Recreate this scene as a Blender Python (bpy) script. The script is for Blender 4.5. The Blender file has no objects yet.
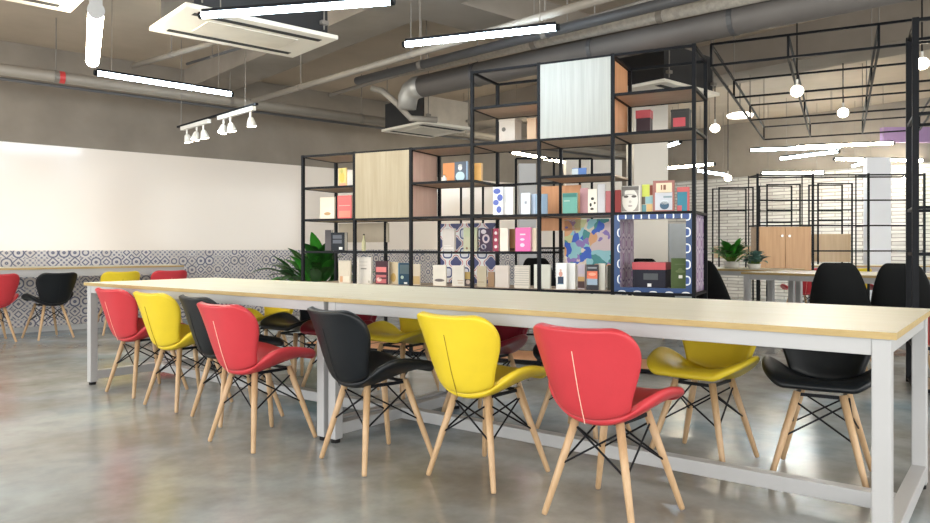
import bpy, bmesh, math, random
from mathutils import Vector, Matrix
random.seed(4)
C = bpy.context.scene.collection
SC = bpy.context.scene
PI = math.pi
F, HZ, CAMZ = 730.0, 247.0, 1.01

def at(x, y, d):
    """world point seen at photo pixel (x, y) at distance d along the view axis"""
    return Vector(((x - 465) / F * d, d, CAMZ + (HZ - y) / F * d))
def atz(x, y, z):
    """world point of height z seen at photo pixel (x, y)"""
    d = (z - CAMZ) * F / (HZ - y)
    return Vector(((x - 465) / F * d, d, z))

# ------------------------------------------------------------------ materials
def new_mat(name):
    m = bpy.data.materials.new(name); m.use_nodes = True
    nt = m.node_tree; b = nt.nodes['Principled BSDF']
    return m, nt, b
def ramp(nt, stops, interp='LINEAR'):
    r = nt.nodes.new('ShaderNodeValToRGB'); cr = r.color_ramp; cr.interpolation = interp
    cr.elements.remove(cr.elements[1]); e = cr.elements[0]; e.position = stops[0][0]; e.color = (*stops[0][1][:3], 1)
    for p, c in stops[1:]:
        e = cr.elements.new(p); e.color = (c[0], c[1], c[2], 1)
    return r
def coords(nt, scale=(1, 1, 1), kind='Object'):
    tc = nt.nodes.new('ShaderNodeTexCoord'); mp = nt.nodes.new('ShaderNodeMapping')
    mp.inputs['Scale'].default_value = scale
    nt.links.new(tc.outputs[kind], mp.inputs['Vector'])
    return mp.outputs['Vector']
def noise(nt, vec, scale, detail=4, rough=.55):
    n = nt.nodes.new('ShaderNodeTexNoise'); n.inputs['Scale'].default_value = scale
    n.inputs['Detail'].default_value = detail; n.inputs['Roughness'].default_value = rough
    nt.links.new(vec, n.inputs['Vector']); return n.outputs['Fac']
def bump(nt, b, fac, strength, dist=.01):
    n = nt.nodes.new('ShaderNodeBump'); n.inputs['Strength'].default_value = strength
    n.inputs['Distance'].default_value = dist
    nt.links.new(fac, n.inputs['Height']); nt.links.new(n.outputs['Normal'], b.inputs['Normal'])
_plain = {}
def mat(name, col, rough=.5, metal=0., var=.06, scale=6, bmp=0., coat=0.):
    if name in _plain: return _plain[name]
    m, nt, b = new_mat(name)
    v = coords(nt); f = noise(nt, v, scale)
    r = ramp(nt, [(.3, [c * (1 - var) for c in col]), (.7, [min(1, c * (1 + var)) for c in col])])
    nt.links.new(f, r.inputs['Fac']); nt.links.new(r.outputs['Color'], b.inputs['Base Color'])
    b.inputs['Roughness'].default_value = rough; b.inputs['Metallic'].default_value = metal
    b.inputs['Coat Weight'].default_value = coat
    if bmp: bump(nt, b, noise(nt, v, scale * 8, 3), bmp, .004)
    _plain[name] = m; return m
def wood(name, c1, c2, scale=(1, 1, 1), rough=.45, dens=6, coat=0.):
    m, nt, b = new_mat(name)
    v = coords(nt, scale); f = noise(nt, v, dens, 6, .65)
    r = ramp(nt, [(.32, c1), (.68, c2)])
    nt.links.new(f, r.inputs['Fac']); nt.links.new(r.outputs['Color'], b.inputs['Base Color'])
    b.inputs['Roughness'].default_value = rough; b.inputs['Coat Weight'].default_value = coat
    return m
def glow(name, col, strength):
    m, nt, b = new_mat(name)
    b.inputs['Base Color'].default_value = (.9, .9, .9, 1)
    b.inputs['Emission Color'].default_value = (*col, 1); b.inputs['Emission Strength'].default_value = strength
    return m
class NT:
    """tiny math helper on a node tree"""
    def __init__(s, nt): s.nt = nt
    def m(s, op, a, b=0., c=0.):
        n = s.nt.nodes.new('ShaderNodeMath'); n.operation = op
        for i, x in enumerate((a, b, c)):
            if isinstance(x, (int, float)): n.inputs[i].default_value = x
            else: s.nt.links.new(x, n.inputs[i])
        return n.outputs[0]
def lattice(name, stops, su, sv, rough=.4, mode='side'):
    """repeating curved lattice print"""
    m, nt, b = new_mat(name); q = NT(nt)
    tc = nt.nodes.new('ShaderNodeTexCoord'); sp = nt.nodes.new('ShaderNodeSeparateXYZ')
    nt.links.new(tc.outputs['Object'], sp.inputs[0])
    u = q.m('MULTIPLY', q.m('ADD', sp.outputs[0], sp.outputs[1]), 2 * PI / su)
    w = q.m('MULTIPLY', sp.outputs[2], 2 * PI / sv)
    s = q.m('ADD', q.m('COSINE', u), q.m('COSINE', w))
    s2 = q.m('MULTIPLY', q.m('COSINE', q.m('MULTIPLY', u, 2.)), q.m('COSINE', q.m('MULTIPLY', w, 2.)))
    f = q.m('ADD', q.m('MULTIPLY', s, .22), q.m('MULTIPLY_ADD', s2, .06, .5))
    r = ramp(nt, stops, 'CONSTANT')
    nt.links.new(f, r.inputs['Fac']); nt.links.new(r.outputs['Color'], b.inputs['Base Color'])
    b.inputs['Roughness'].default_value = rough
    return m

def tile_mat():
    m, nt, b = new_mat('patchwork_tile'); q = NT(nt); L = nt.links
    tc = nt.nodes.new('ShaderNodeTexCoord'); sp = nt.nodes.new('ShaderNodeSeparateXYZ')
    L.new(tc.outputs['Object'], sp.inputs[0])
    S = 1 / .125
    u = q.m('MULTIPLY', sp.outputs[0], S); w = q.m('MULTIPLY', sp.outputs[2], S)
    iu, iw = q.m('FLOOR', u), q.m('FLOOR', w)
    fu, fw = q.m('SUBTRACT', q.m('SUBTRACT', u, iu), .5), q.m('SUBTRACT', q.m('SUBTRACT', w, iw), .5)
    cv = nt.nodes.new('ShaderNodeCombineXYZ'); L.new(iu, cv.inputs[0]); L.new(iw, cv.inputs[1])
    wn = nt.nodes.new('ShaderNodeTexWhiteNoise'); wn.noise_dimensions = '2D'; L.new(cv.outputs[0], wn.inputs['Vector'])
    rnd = wn.outputs['Value']
    sc = nt.nodes.new('ShaderNodeSeparateColor'); L.new(wn.outputs['Color'], sc.inputs[0])
    dist = q.m('SQRT', q.m('ADD', q.m('MULTIPLY', fu, fu), q.m('MULTIPLY', fw, fw)))
    man = q.m('ADD', q.m('ABSOLUTE', fu), q.m('ABSOLUTE', fw))
    cs = q.m('MULTIPLY', q.m('COSINE', q.m('MULTIPLY', fu, 4 * PI)), q.m('COSINE', q.m('MULTIPLY', fw, 4 * PI)))
    ring = q.m('SINE', q.m('MULTIPLY', dist, 17.))
    dia = q.m('SINE', q.m('MULTIPLY', man, 15.))
    pick1 = q.m('GREATER_THAN', sc.outputs[0], .36); pick2 = q.m('GREATER_THAN', sc.outputs[0], .7)
    def mix(a, bb, t): return q.m('ADD', q.m('MULTIPLY', a, q.m('SUBTRACT', 1., t)), q.m('MULTIPLY', bb, t))
    f = mix(mix(ring, dia, pick1), cs, pick2)
    f = q.m('MULTIPLY', f, q.m('SUBTRACT', q.m('MULTIPLY', q.m('GREATER_THAN', sc.outputs[1], .35), 2.), 1.))
    r1 = ramp(nt, [(0, (.66, .63, .62)), (.55, (.30, .31, .40)), (.85, (.09, .095, .17))], 'CONSTANT')
    r2 = ramp(nt, [(0, (.62, .58, .56)), (.5, (.38, .38, .44)), (.88, (.09, .09, .15))], 'CONSTANT')
    ff = q.m('MULTIPLY_ADD', f, .5, .5)
    L.new(ff, r1.inputs['Fac']); L.new(ff, r2.inputs['Fac'])
    mx = nt.nodes.new('ShaderNodeMix'); mx.data_type = 'RGBA'
    L.new(q.m('GREATER_THAN', sc.outputs[2], .5), mx.inputs['Factor'])
    L.new(r1.outputs['Color'], mx.inputs['A']); L.new(r2.outputs['Color'], mx.inputs['B'])
    L.new(mx.outputs['Result'], b.inputs['Base Color'])
    b.inputs['Roughness'].default_value = .35
    return m

def floor_mat():
    m, nt, b = new_mat('polished_concrete'); L = nt.links
    v = coords(nt)
    f1 = noise(nt, v, .62, 4, .5); f2 = noise(nt, v, 1.5, 5, .55); f3 = noise(nt, v, .55, 3, .5); f4 = noise(nt, v, 9, 6, .6)
    r1 = ramp(nt, [(.28, (.11, .115, .11)), (.43, (.25, .27, .275)), (.57, (.42, .465, .485)), (.74, (.63, .69, .72))])
    L.new(f2, r1.inputs['Fac'])
    r2 = ramp(nt, [(.30, (.27, .19, .10)), (.45, (.34, .315, .27)), (.56, (.42, .48, .515)), (.70, (.11, .31, .47))])
    L.new(f1, r2.inputs['Fac'])
    r4 = ramp(nt, [(.35, (.86, .86, .86)), (.6, (1, 1, 1))]); L.new(f4, r4.inputs['Fac'])
    mx = nt.nodes.new('ShaderNodeMix'); mx.data_type = 'RGBA'; mx.inputs['Factor'].default_value = .5
    L.new(r1.outputs['Color'], mx.inputs['A']); L.new(r2.outputs['Color'], mx.inputs['B'])
    m2 = nt.nodes.new('ShaderNodeMix'); m2.data_type = 'RGBA'; m2.blend_type = 'MULTIPLY'; m2.inputs['Factor'].default_value = 1
    L.new(mx.outputs['Result'], m2.inputs['A']); L.new(r4.outputs['Color'], m2.inputs['B'])
    L.new(m2.outputs['Result'], b.inputs['Base Color'])
    rr = ramp(nt, [(.3, (.16,) * 3), (.7, (.26,) * 3)]); L.new(f2, rr.inputs['Fac'])
    L.new(rr.outputs['Color'], b.inputs['Roughness'])
    b.inputs['Specular IOR Level'].default_value = .6
    bump(nt, b, f3, .05, .05)
    return m

def stone_mat():
    m, nt, b = new_mat('white_stacked_stone'); L = nt.links
    tc = nt.nodes.new('ShaderNodeTexCoord'); sp = nt.nodes.new('ShaderNodeSeparateXYZ'); cb = nt.nodes.new('ShaderNodeCombineXYZ')
    L.new(tc.outputs['Object'], sp.inputs[0]); L.new(sp.outputs[0], cb.inputs[0]); L.new(sp.outputs[2], cb.inputs[1])
    br = nt.nodes.new('ShaderNodeTexBrick'); L.new(cb.outputs[0], br.inputs['Vector'])
    br.inputs['Color1'].default_value = (.74, .72, .69, 1); br.inputs['Color2'].default_value = (.58, .56, .53, 1)
    br.inputs['Mortar'].default_value = (.36, .34, .32, 1); br.inputs['Scale'].default_value = 1
    br.inputs['Brick Width'].default_value = .47; br.inputs['Row Height'].default_value = .065
    br.inputs['Mortar Size'].default_value = .008; br.inputs['Bias'].default_value = -.3
    f = noise(nt, coords(nt, (1.5, 1, 14)), 3, 5)
    mx = nt.nodes.new('ShaderNodeMix'); mx.data_type = 'RGBA'; mx.blend_type = 'MULTIPLY'; mx.inputs['Factor'].default_value = .6
    r = ramp(nt, [(.3, (.62, .61, .6)), (.6, (1, 1, 1))]); L.new(f, r.inputs['Fac'])
    L.new(br.outputs['Color'], mx.inputs['A']); L.new(r.outputs['Color'], mx.inputs['B'])
    L.new(mx.outputs['Result'], b.inputs['Base Color']); b.inputs['Roughness'].default_value = .8
    bump(nt, b, br.outputs['Fac'], -.6, .02)
    return m
def mural_mat():
    m, nt, b = new_mat('colourful_mural'); L = nt.links
    v = coords(nt, (1, 1, 1)); 
    n = nt.nodes.new('ShaderNodeTexNoise'); n.inputs['Scale'].default_value = 5; L.new(v, n.inputs['Vector'])
    mv = nt.nodes.new('ShaderNodeMix'); mv.data_type = 'VECTOR'; mv.inputs['Factor'].default_value = .25
    L.new(v, mv.inputs['A']); L.new(n.outputs['Color'], mv.inputs['B'])
    vo = nt.nodes.new('ShaderNodeTexVoronoi'); vo.inputs['Scale'].default_value = 15; L.new(mv.outputs['Result'], vo.inputs['Vector'])
    sc = nt.nodes.new('ShaderNodeSeparateColor'); L.new(vo.outputs['Color'], sc.inputs[0])
    r = ramp(nt, [(0, (.03, .12, .62)), (.15, (.62, .66, .35)), (.3, (.78, .42, .22)), (.44, (.72, .60, .62)), (.56, (.05, .28, .30)),
                  (.68, (.28, .20, .55)), (.8, (.80, .72, .60)), (.92, (.30, .62, .70))], 'CONSTANT')
    L.new(sc.outputs[0], r.inputs['Fac']); L.new(r.outputs['Color'], b.inputs['Base Color'])
    b.inputs['Roughness'].default_value = .5
    return m
def steel_dust(): pass

CONC = mat('bare_concrete', (.27, .235, .20), .85, 0, .16, 1.3, .25)
CEIL = mat('concrete_slab', (.45, .375, .295), .9, 0, .14, .8, .25)
WHITEW = mat('white_gloss_wall_paint', (.90, .83, .775), .14, 0, .012, .6)
FLOOR = floor_mat(); TILE = tile_mat(); STONE = stone_mat()
WMET = mat('white_powder_coated_steel', (.41, .415, .43), .36, 0, .02, 5)
BMET = mat('black_powder_coated_steel', (.006, .007, .010), .5, 0, .2, 9)
TABLETOP = wood('pale_oak_top', (.84, .81, .65), (.92, .90, .77), (.6, 9, 9), .38, 2.2)
TABLEEDGE = wood('oak_edge_band', (.35, .245, .09), (.45, .33, .14), (1, 8, 8), .45, 5)
GREYDOOR = wood('pale_grey_limed_door', (.34, .35, .33), (.43, .44, .42), (11, 11, .4), .45, 3)
OAKDOOR = wood('pale_oak_door', (.30, .245, .155), (.38, .32, .22), (9, 9, .5), .45, 3)
WARMOAK = wood('warm_oak_door', (.55, .31, .15), (.66, .40, .21), (9, 9, .5), .45, 3)
PLANK = wood('tan_shelf_board', (.46, .34, .25), (.58, .45, .34), (1, 8, 8), .5, 4)
ORANGE = wood('orange_board', (.62, .29, .13), (.72, .37, .19), (8, 8, .6), .5, 3)
PINKISH = wood('light_tinted_side_board', (.56, .36, .29), (.66, .45, .37), (8, 8, .6), .5, 3)  # pinkish tint of light coming through is put into the colour
BEECH = wood('beech_dowel', (.42, .27, .145), (.54, .37, .22), (8, 8, .8), .45, 5)
RUBBER = mat('black_rubber', (.012, .012, .013), .7)
def dull(m, spec=.2): m.node_tree.nodes['Principled BSDF'].inputs['Specular IOR Level'].default_value = spec; return m
dull(BMET, .15); dull(RUBBER, .15)
def leather(name, col, rough): return dull(mat(name, col, rough, 0, .05, 7, .12), .35)
RED = leather('red_faux_leather', (.52, .042, .055), .38)
YEL = leather('yellow_faux_leather', (.70, .53, .03), .36)
BLK = leather('black_faux_leather', (.004, .006, .009), .42)
SHADED_RED = leather('shaded_red_faux_leather', (.20, .008, .022), .3)  # red leather with the far side's shade put into its colour
SEAMS = {'red': mat('pale_stitching', (.85, .52, .42), .7), 'yellow': mat('olive_seam', (.30, .20, .01), .7),
         'black': mat('dark_seam', (.004, .004, .005), .6), 'dark red': mat('shaded_red_seam', (.1, .004, .01), .6)}
LEATHER = {'red': RED, 'yellow': YEL, 'black': BLK, 'dark red': SHADED_RED}  # the dark red entry is the red chair darkened for shade
SHELLBLK = dull(mat('black_moulded_plastic', (.006, .007, .008), .5), .15)
ACW = mat('cream_plastic_panel', (.80, .76, .68), .4, 0, .02)
ACBODY = mat('galvanised_casing', (.55, .49, .41), .55, .0, .1)
DARKBODY = mat('black_foam_insulation', (.02, .02, .022), .8)
PIPE = mat('grey_painted_pipe', (.24, .215, .185), .5, .1, .08, 3)
DUCT = mat('dark_grey_duct_wrap', (.115, .105, .10), .6, 0, .12, 2)
CONDUIT = mat('dark_conduit', (.07, .07, .075), .5)
GREYPIPE = mat('dull_grey_conduit', (.22, .20, .18), .5, .2)
COOL = glow('cool_white_tube', (.72, .88, 1.0), 26)
WARM = glow('warm_white_tube', (1.0, .88, .66), 36)
HOT = glow('hot_spot_lamp', (1.0, .86, .64), 22)
SOFTSPOT = glow('lit_reflector', (1.0, .90, .74), 9)

# ------------------------------------------------------------------ mesh builder
class MB:
    def __init__(s): s.bm = bmesh.new()
    def box(s, c, d, rot=None):
        M_ = Matrix.Translation(Vector(c)) @ (rot.to_4x4() if rot is not None else Matrix.Identity(4)) @ Matrix.Diagonal((d[0], d[1], d[2], 1))
        bmesh.ops.create_cube(s.bm, size=1, matrix=M_); return s
    def span(s, lo, hi):
        return s.box([(a + b) / 2 for a, b in zip(lo, hi)], [abs(b - a) for a, b in zip(lo, hi)])
    def bar(s, p, q, w, h):
        p, q = Vector(p), Vector(q); d = q - p
        return s.box((p + q) / 2, (d.length, w, h), d.to_track_quat('X', 'Z').to_matrix())
    def cone(s, p, q, r1, r2, seg=12):
        p, q = Vector(p), Vector(q); d = q - p
        M_ = Matrix.Translation((p + q) / 2) @ d.to_track_quat('Z', 'Y').to_matrix().to_4x4()
        bmesh.ops.create_cone(s.bm, cap_ends=True, segments=seg, radius1=r1, radius2=r2, depth=d.length, matrix=M_); return s
    def tube(s, pts, r, seg=10):
        pts = [Vector(p) for p in pts]; rings = []
        up = Vector((0, 0, 1))
        for i, p in enumerate(pts):
            t = (pts[min(i + 1, len(pts) - 1)] - pts[max(i - 1, 0)]).normalized()
            a = t.cross(up)
            if a.length < .05: a = t.cross(Vector((1, 0, 0)))
            a.normalize(); b = t.cross(a)
            rr = r[i] if isinstance(r, (list, tuple)) else r
            rings.append([s.bm.verts.new(p + (a * math.cos(k * 2 * PI / seg) + b * math.sin(k * 2 * PI / seg)) * rr) for k in range(seg)])
        for A, B in zip(rings, rings[1:]):
            for k in range(seg): s.bm.faces.new((A[k], A[(k + 1) % seg], B[(k + 1) % seg], B[k]))
        s.bm.faces.new(rings[0][::-1]); s.bm.faces.new(rings[-1]); return s
    def lathe(s, prof, seg=24, off=(0, 0, 0)):
        o = Vector(off); rings = [[s.bm.verts.new(o + Vector((r * math.cos(k * 2 * PI / seg), r * math.sin(k * 2 * PI / seg), z))) for k in range(seg)] for r, z in prof]
        for A, B in zip(rings, rings[1:]):
            for k in range(seg): s.bm.faces.new((A[k], A[(k + 1) % seg], B[(k + 1) % seg], B[k]))
        s.bm.faces.new(rings[0][::-1]); s.bm.faces.new(rings[-1]); return s
    def poly(s, pts):
        s.bm.faces.new([s.bm.verts.new(Vector(p)) for p in pts]); return s
    def build(s, name, m, parent=None, smooth=False, bev=0., sub=0, solid=0.):
        bmesh.ops.recalc_face_normals(s.bm, faces=s.bm.faces)
        me = bpy.data.meshes.new(name); s.bm.to_mesh(me); s.bm.free()
        for x in (m if isinstance(m, (list, tuple)) else [m]): me.materials.append(x)
        o = bpy.data.objects.new(name, me); C.objects.link(o)
        if parent is not None: o.parent = parent
        if smooth:
            for p in me.polygons: p.use_smooth = True
        if solid:
            md = o.modifiers.new('solid', 'SOLIDIFY'); md.thickness = solid; md.offset = -1
        if bev:
            md = o.modifiers.new('bev', 'BEVEL'); md.width = bev; md.segments = 2; md.limit_method = 'ANGLE'
        if sub:
            md = o.modifiers.new('sub', 'SUBSURF'); md.levels = sub; md.render_levels = sub
        return o
def tag(o, label, cat, group=None):
    o['label'] = label; o['category'] = cat
    if group: o['group'] = group
    return o
def thing(name, label, cat, loc=(0, 0, 0), rz=0., group=None):
    o = bpy.data.objects.new(name, None); C.objects.link(o); o.empty_display_size = .1
    o.location = loc; o.rotation_euler = (0, 0, rz)
    return tag(o, label, cat, group)
def struct(o): o['kind'] = 'structure'; return o
def dup(o, loc=None, rz=None, label=None, group=None, parent=None):
    c = o.copy(); C.objects.link(c)
    if parent is not None: c.parent = parent
    if loc is not None: c.location = loc
    if rz is not None: c.rotation_euler = (0, 0, rz)
    if label: c['label'] = label
    if group: c['group'] = group
    for ch in list(o.children): dup(ch, parent=c)
    return c

# ------------------------------------------------------------------ camera
cam = bpy.data.cameras.new('camera'); co = bpy.data.objects.new('camera', cam); C.objects.link(co)
co.location = (0, 0, CAMZ); co.rotation_euler = (PI / 2, 0, 0)
cam.sensor_width = 36; cam.lens = F / 930 * 36; cam.shift_y = -14.5 / 930; cam.clip_end = 200
SC.camera = co

# ------------------------------------------------------------------ room (room axes: x along the white wall, -y into the room)
RA = Vector((.7524, .6587, 0)); RY = Vector((-.6587, .7524, 0)); W0 = Vector((-5.6, 8.8, 0)); RZ = math.atan2(RA.y, RA.x)
def room(t, y, z=0.): return W0 + RA * t + RY * y + Vector((0, 0, z))
T0, T1, Y1, HC = -6.0, 12.27, -14.0, 3.5
def rbuild(mb, name, m, **k):
    o = mb.build(name, m, **k); o.location = W0; o.rotation_euler = (0, 0, RZ); return struct(o)
rbuild(MB().span((T0 - .3, Y1 - .3, -.2), (T1 + .3, .3, 0)), 'floor', FLOOR)
rbuild(MB().span((T0 - .3, Y1 - .3, HC), (T1 + .3, .3, HC + .25)), 'ceiling', CEIL)
mb = MB(); mb.span((T0, 0, 0), (T1, .2, .965)); mb.span((T0, .0, .965), (T1, .2, 2.285)); mb.span((T0, -.012, 2.285), (T1, .2, HC))
wl = rbuild(mb, 'wall_left', [TILE, WHITEW, CONC])
for p in wl.data.polygons:
    p.material_index = 0 if p.center.z < .96 and p.index < 6 else (1 if p.index < 12 else 2)
for i, p in enumerate(wl.data.polygons): p.material_index = i // 6
mb = MB(); mb.span((T1, Y1, 0), (T1 + .2, .2, 2.42)); mb.span((T1 - .03, Y1, 2.42), (T1 + .2, .2, HC))
# the back wall is rotated a quarter turn so its stone courses run along it
mbk = MB(); mbk.span((0, 0, 0), (14.2, .2, 2.42)); mbk.span((0, -.03, 2.42), (14.2, .2, HC))
wb = mbk.build('wall_back', [STONE, CONC]); wb.location = room(T1, .2); wb.rotation_euler = (0, 0, RZ - PI / 2); struct(wb)
for i, p in enumerate(wb.data.polygons): p.material_index = i // 6
# glazed sides of the room, out of frame to the right of and behind the camera
FRM = mat('white_window_frame', (.7, .7, .7), .4)
mb = MB(); mb.span((T0, Y1 - .2, 0), (T1, Y1, .5)); mb.span((T0, Y1 - .2, 3.2), (T1, Y1, HC))
rbuild(mb, 'wall_right', mat('painted_wall', (.7, .68, .64), .7))
mb = MB(); n = 9
for i in range(n + 1):
    t = T0 + (T1 - T0) * i / n; mb.span((t - .06, Y1 - .14, .5), (t + .06, Y1 - .02, 3.2))
mb.span((T0, Y1 - .12, 1.9), (T1, Y1 - .04, 1.96))
rbuild(mb, 'window_1', FRM)
mb = MB(); mb.span((T0 - .2, Y1, 0), (T0, 0, .15)); mb.span((T0 - .2, Y1, 3.2), (T0, 0, HC))
for i in range(8):
    y = Y1 + (-Y1) * i / 7; mb.span((T0 - .14, y - .06, .15), (T0 - .02, y + .06, 3.2))
rbuild(mb, 'window_2', FRM)
# ceiling beams
mb = MB(); mb.span((6.6, -14, 3.1), (7.2, 0, HC)); rbuild(mb, 'beam_1', CONC)
mb = MB(); mb.span((2.2, -14, 3.22), (2.75, 0, HC)); rbuild(mb, 'beam_2', CONC)
mb = MB(); mb.span((T0, -5.3, 3.22), (2.2, -4.7, HC)); mb.span((2.75, -5.3, 3.22), (6.6, -4.7, HC)); rbuild(mb, 'beam_3', CONC)
# white columns seen through the shelving
def column(name, x0, x1, d, h, m, dep=.45):
    a, b = at(x0, 200, d), at(x1, 200, d)
    mb = MB().span((0, 0, 0), (b.x - a.x, dep, h)); o = mb.build(name, m); o.location = (a.x, d, 0); return struct(o)
column('column_1', 634, 668, 9.6, HC, mat('cream_wall_paint', (.80, .76, .70), .5, 0, .01))
column('column_2', 867, 891, 11.0, 2.36, mat('pale_blue_white_paint', (.72, .75, .82), .5, 0, .01), .1)
column('column_4', 566, 622, 10.8, 2.3, mat('soft_white_paint', (.78, .74, .69), .5, 0, .01), .25)
column('column_3', 519, 536, 10.4, 2.2, mat('pale_grey_paint', (.62, .63, .66), .5, 0, .01), .3)

mb = MB(); a_, b_ = at(884, 127, 11.7), at(990, 142, 11.7); mb.span((0, 0, b_.z), (b_.x - a_.x, .12, a_.z)); o = mb.build('trim_1', mat('purple_painted_bulkhead', (.26, .17, .33), .6)); o.location = (a_.x, 11.7, 0); struct(o)
# ------------------------------------------------------------------ butterfly chair
PROF = [(.216, .415, .145, .000), (.207, .434, .178, .008), (.165, .441, .212, .028), (.10, .431, .235, .058), (.03, .413, .246, .098), (-.04, .394, .245, .122),
        (-.10, .379, .222, .112), (-.150, .376, .182, .086), (-.187, .390, .152, .064),
        (-.212, .438, .157, .064), (-.232, .494, .176, .074), (-.249, .550, .197, .086), (-.264, .602, .212, .092), (-.278, .650, .214, .082), (-.290, .692, .202, .060), (-.297, .716, .180, .038), (-.300, .728, .148, .022)]
def shell_grid(i0, i1, nt=10):
    bm = bmesh.new(); rows = []
    for i in range(i0, i1 + 1):
        y, z, w, k = PROF[i]
        a, b = PROF[max(i - 1, 0)], PROF[min(i + 1, len(PROF) - 1)]
        tan = Vector((0, b[0] - a[0], b[1] - a[1])).normalized()
        nrm = Vector((0, tan.z, -tan.y))            # sitter's side: up over the seat, forward on the back
        if nrm.z < 0 and nrm.y < 0: nrm = -nrm
        row = []
        for j in range(nt + 1):
            t = -1 + 2 * j / nt
            row.append(bm.verts.new(Vector((w * math.sin(t * PI / 2) * .12 + w * t * .88, y, z)) + nrm * k * abs(t) ** 2.2))
        rows.append(row)
    for A, B in zip(rows, rows[1:]):
        for j in range(nt): bm.faces.new((A[j], A[j + 1], B[j + 1], B[j]))
    return bm
def make_chair(colour):
    root = thing('butterfly_chair', 'x', 'chair')
    m = LEATHER[colour]
    for nm, i0, i1 in (('seat', 0, 8), ('backrest', 8, len(PROF) - 1)):
        q = MB(); q.bm.free(); q.bm = shell_grid(i0, i1)
        bmesh.ops.recalc_face_normals(q.bm, faces=q.bm.faces)
        o = q.build(nm, m, root, smooth=True)
        md = o.modifiers.new('solid', 'SOLIDIFY'); md.thickness = .034; md.offset = 0; md.use_rim = True
        md = o.modifiers.new('sub', 'SUBSURF'); md.levels = 2; md.render_levels = 2
        if nm == 'backrest': back = o
    pts = []
    for i in range(8, 14):
        y, z, w, k = PROF[i]; pts.append((0, y - .0165 - (.004 if i == 8 else 0), z - (.012 if i == 8 else .004)))
    MB().tube(pts, .0019, 6).build('seam', SEAMS[colour], back)
    L = {}
    for sx in (-1, 1):
        for sy in (-1, 1):
            top, foot = Vector((sx * .088, sy * .105 - .01, .384)), Vector((sx * .185, sy * .195, .006))
            L[sx, sy] = (top, foot)
            mb = MB(); mb.tube([foot, foot.lerp(top, .02), foot.lerp(top, .5), top], [.0095, .0115, .0145, .0165], 12)
            mb.build('leg', BEECH, root, smooth=True)
    def lp(k, z): a, b = L[k]; return b.lerp(a, (z - b.z) / (a.z - b.z))
    ring = [(-1, -1), (1, -1), (1, 1), (-1, 1)]
    for i in range(4):
        p, q = ring[i], ring[(i + 1) % 4]
        for a, b in ((p, q), (q, p)):
            MB().tube([lp(a, .345), lp(b, .195)], .0042, 6).build('brace_rod', BMET, root)
    mb = MB()
    for i in range(4):
        p, q = ring[i], ring[(i + 1) % 4]
        mb.bar(lp(p, .374), lp(q, .374), .010, .014)
    mb.build('mounting_bracket', BMET, root)
    return root
chair_src = {}
def chair(colour, x, y, rz, label, group):
    if colour not in chair_src:
        o = chair_src[colour] = make_chair(colour); o.location = (x, y, 0); o.rotation_euler = (0, 0, rz)
        o['label'] = label; o['group'] = group
        return o
    return dup(chair_src[colour], (x, y, 0), rz, label, group)
D = math.radians
G1 = 'chairs along the near side of the long tables'
NEAR = [('red', .565, 2.77, -41, 'bright red butterfly chair, largest and closest to the camera at the long table'),
        ('yellow', .105, 3.24, -41, 'bright yellow butterfly chair between the large red and the black near chair'),
        ('black', -.415, 3.46, -49, 'black butterfly chair where the two long tables meet, beside the double white legs'),
        ('red', -1.055, 3.815, -38, 'red butterfly chair with white stitched seam between two black chairs at the long table'),
        ('black', -1.35, 4.33, -46, 'black butterfly chair squeezed between a yellow and a red chair at the far table half'),
        ('yellow', -1.775, 4.69, -38, 'yellow butterfly chair second from the far end of the long table, near side'),
        ('red', -2.22, 5.10, -38, 'red butterfly chair at the far end of the long table, beside its end leg')]
for c, x, y, a, l in NEAR: chair(c, x, y, D(a), l, G1)
G2 = 'chairs along the far side of the long tables'
FAR = [('black', 1.565, 3.20, 149, 'black butterfly chair on the far side, behind the end leg of the near table'),
       ('yellow', 1.13, 3.47, 138, 'mustard yellow butterfly chair facing us on the far side, beside the end black chair'),
       ('black', .625, 3.89, 143, 'black butterfly chair on the far side, mostly hidden by the large red chair'),
       ('dark red', .12, 4.28, 143, 'red butterfly chair with painted-in shade on the far side, glimpsed between the large red and yellow chairs'),
       ('yellow', -.41, 4.77, 143, 'yellow butterfly chair on the far side, seat seen left of the near yellow chair'),
       ('dark red', -.87, 5.08, 143, 'red butterfly chair with painted-in shade on the far side, behind the black chair at the table joint'),
       ('black', -1.24, 5.42, 143, 'black butterfly chair on the far side, between the red and black near chairs'),
       ('yellow', -1.62, 5.80, 143, 'yellow butterfly chair on the far side whose top peeks over the table beside the plant')]
for c, x, y, a, l in FAR: chair(c, x, y, D(a), l, G2)
G3 = 'chairs at the wall counter'
for c, px, a, l in (('red', -9, 46, 'red butterfly chair at the wall counter, cut by the picture edge'),
                    ('black', 48, 54, 'black butterfly chair at the wall counter in front of the patterned tiles'),
                    ('yellow', 115, 42, 'yellow butterfly chair at the wall counter, only its back showing above the long table'),
                    ('red', 163, 42, 'red butterfly chair at the free end of the wall counter')):
    qx = (px - 465) / F; t = (qx * 8.05 + 4.63 + -.0) / (RA.x - qx * RA.y)
    chair(c, -4.63 + RA.x * t, 8.05 + RA.y * t, D(a), l, G3)

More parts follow.
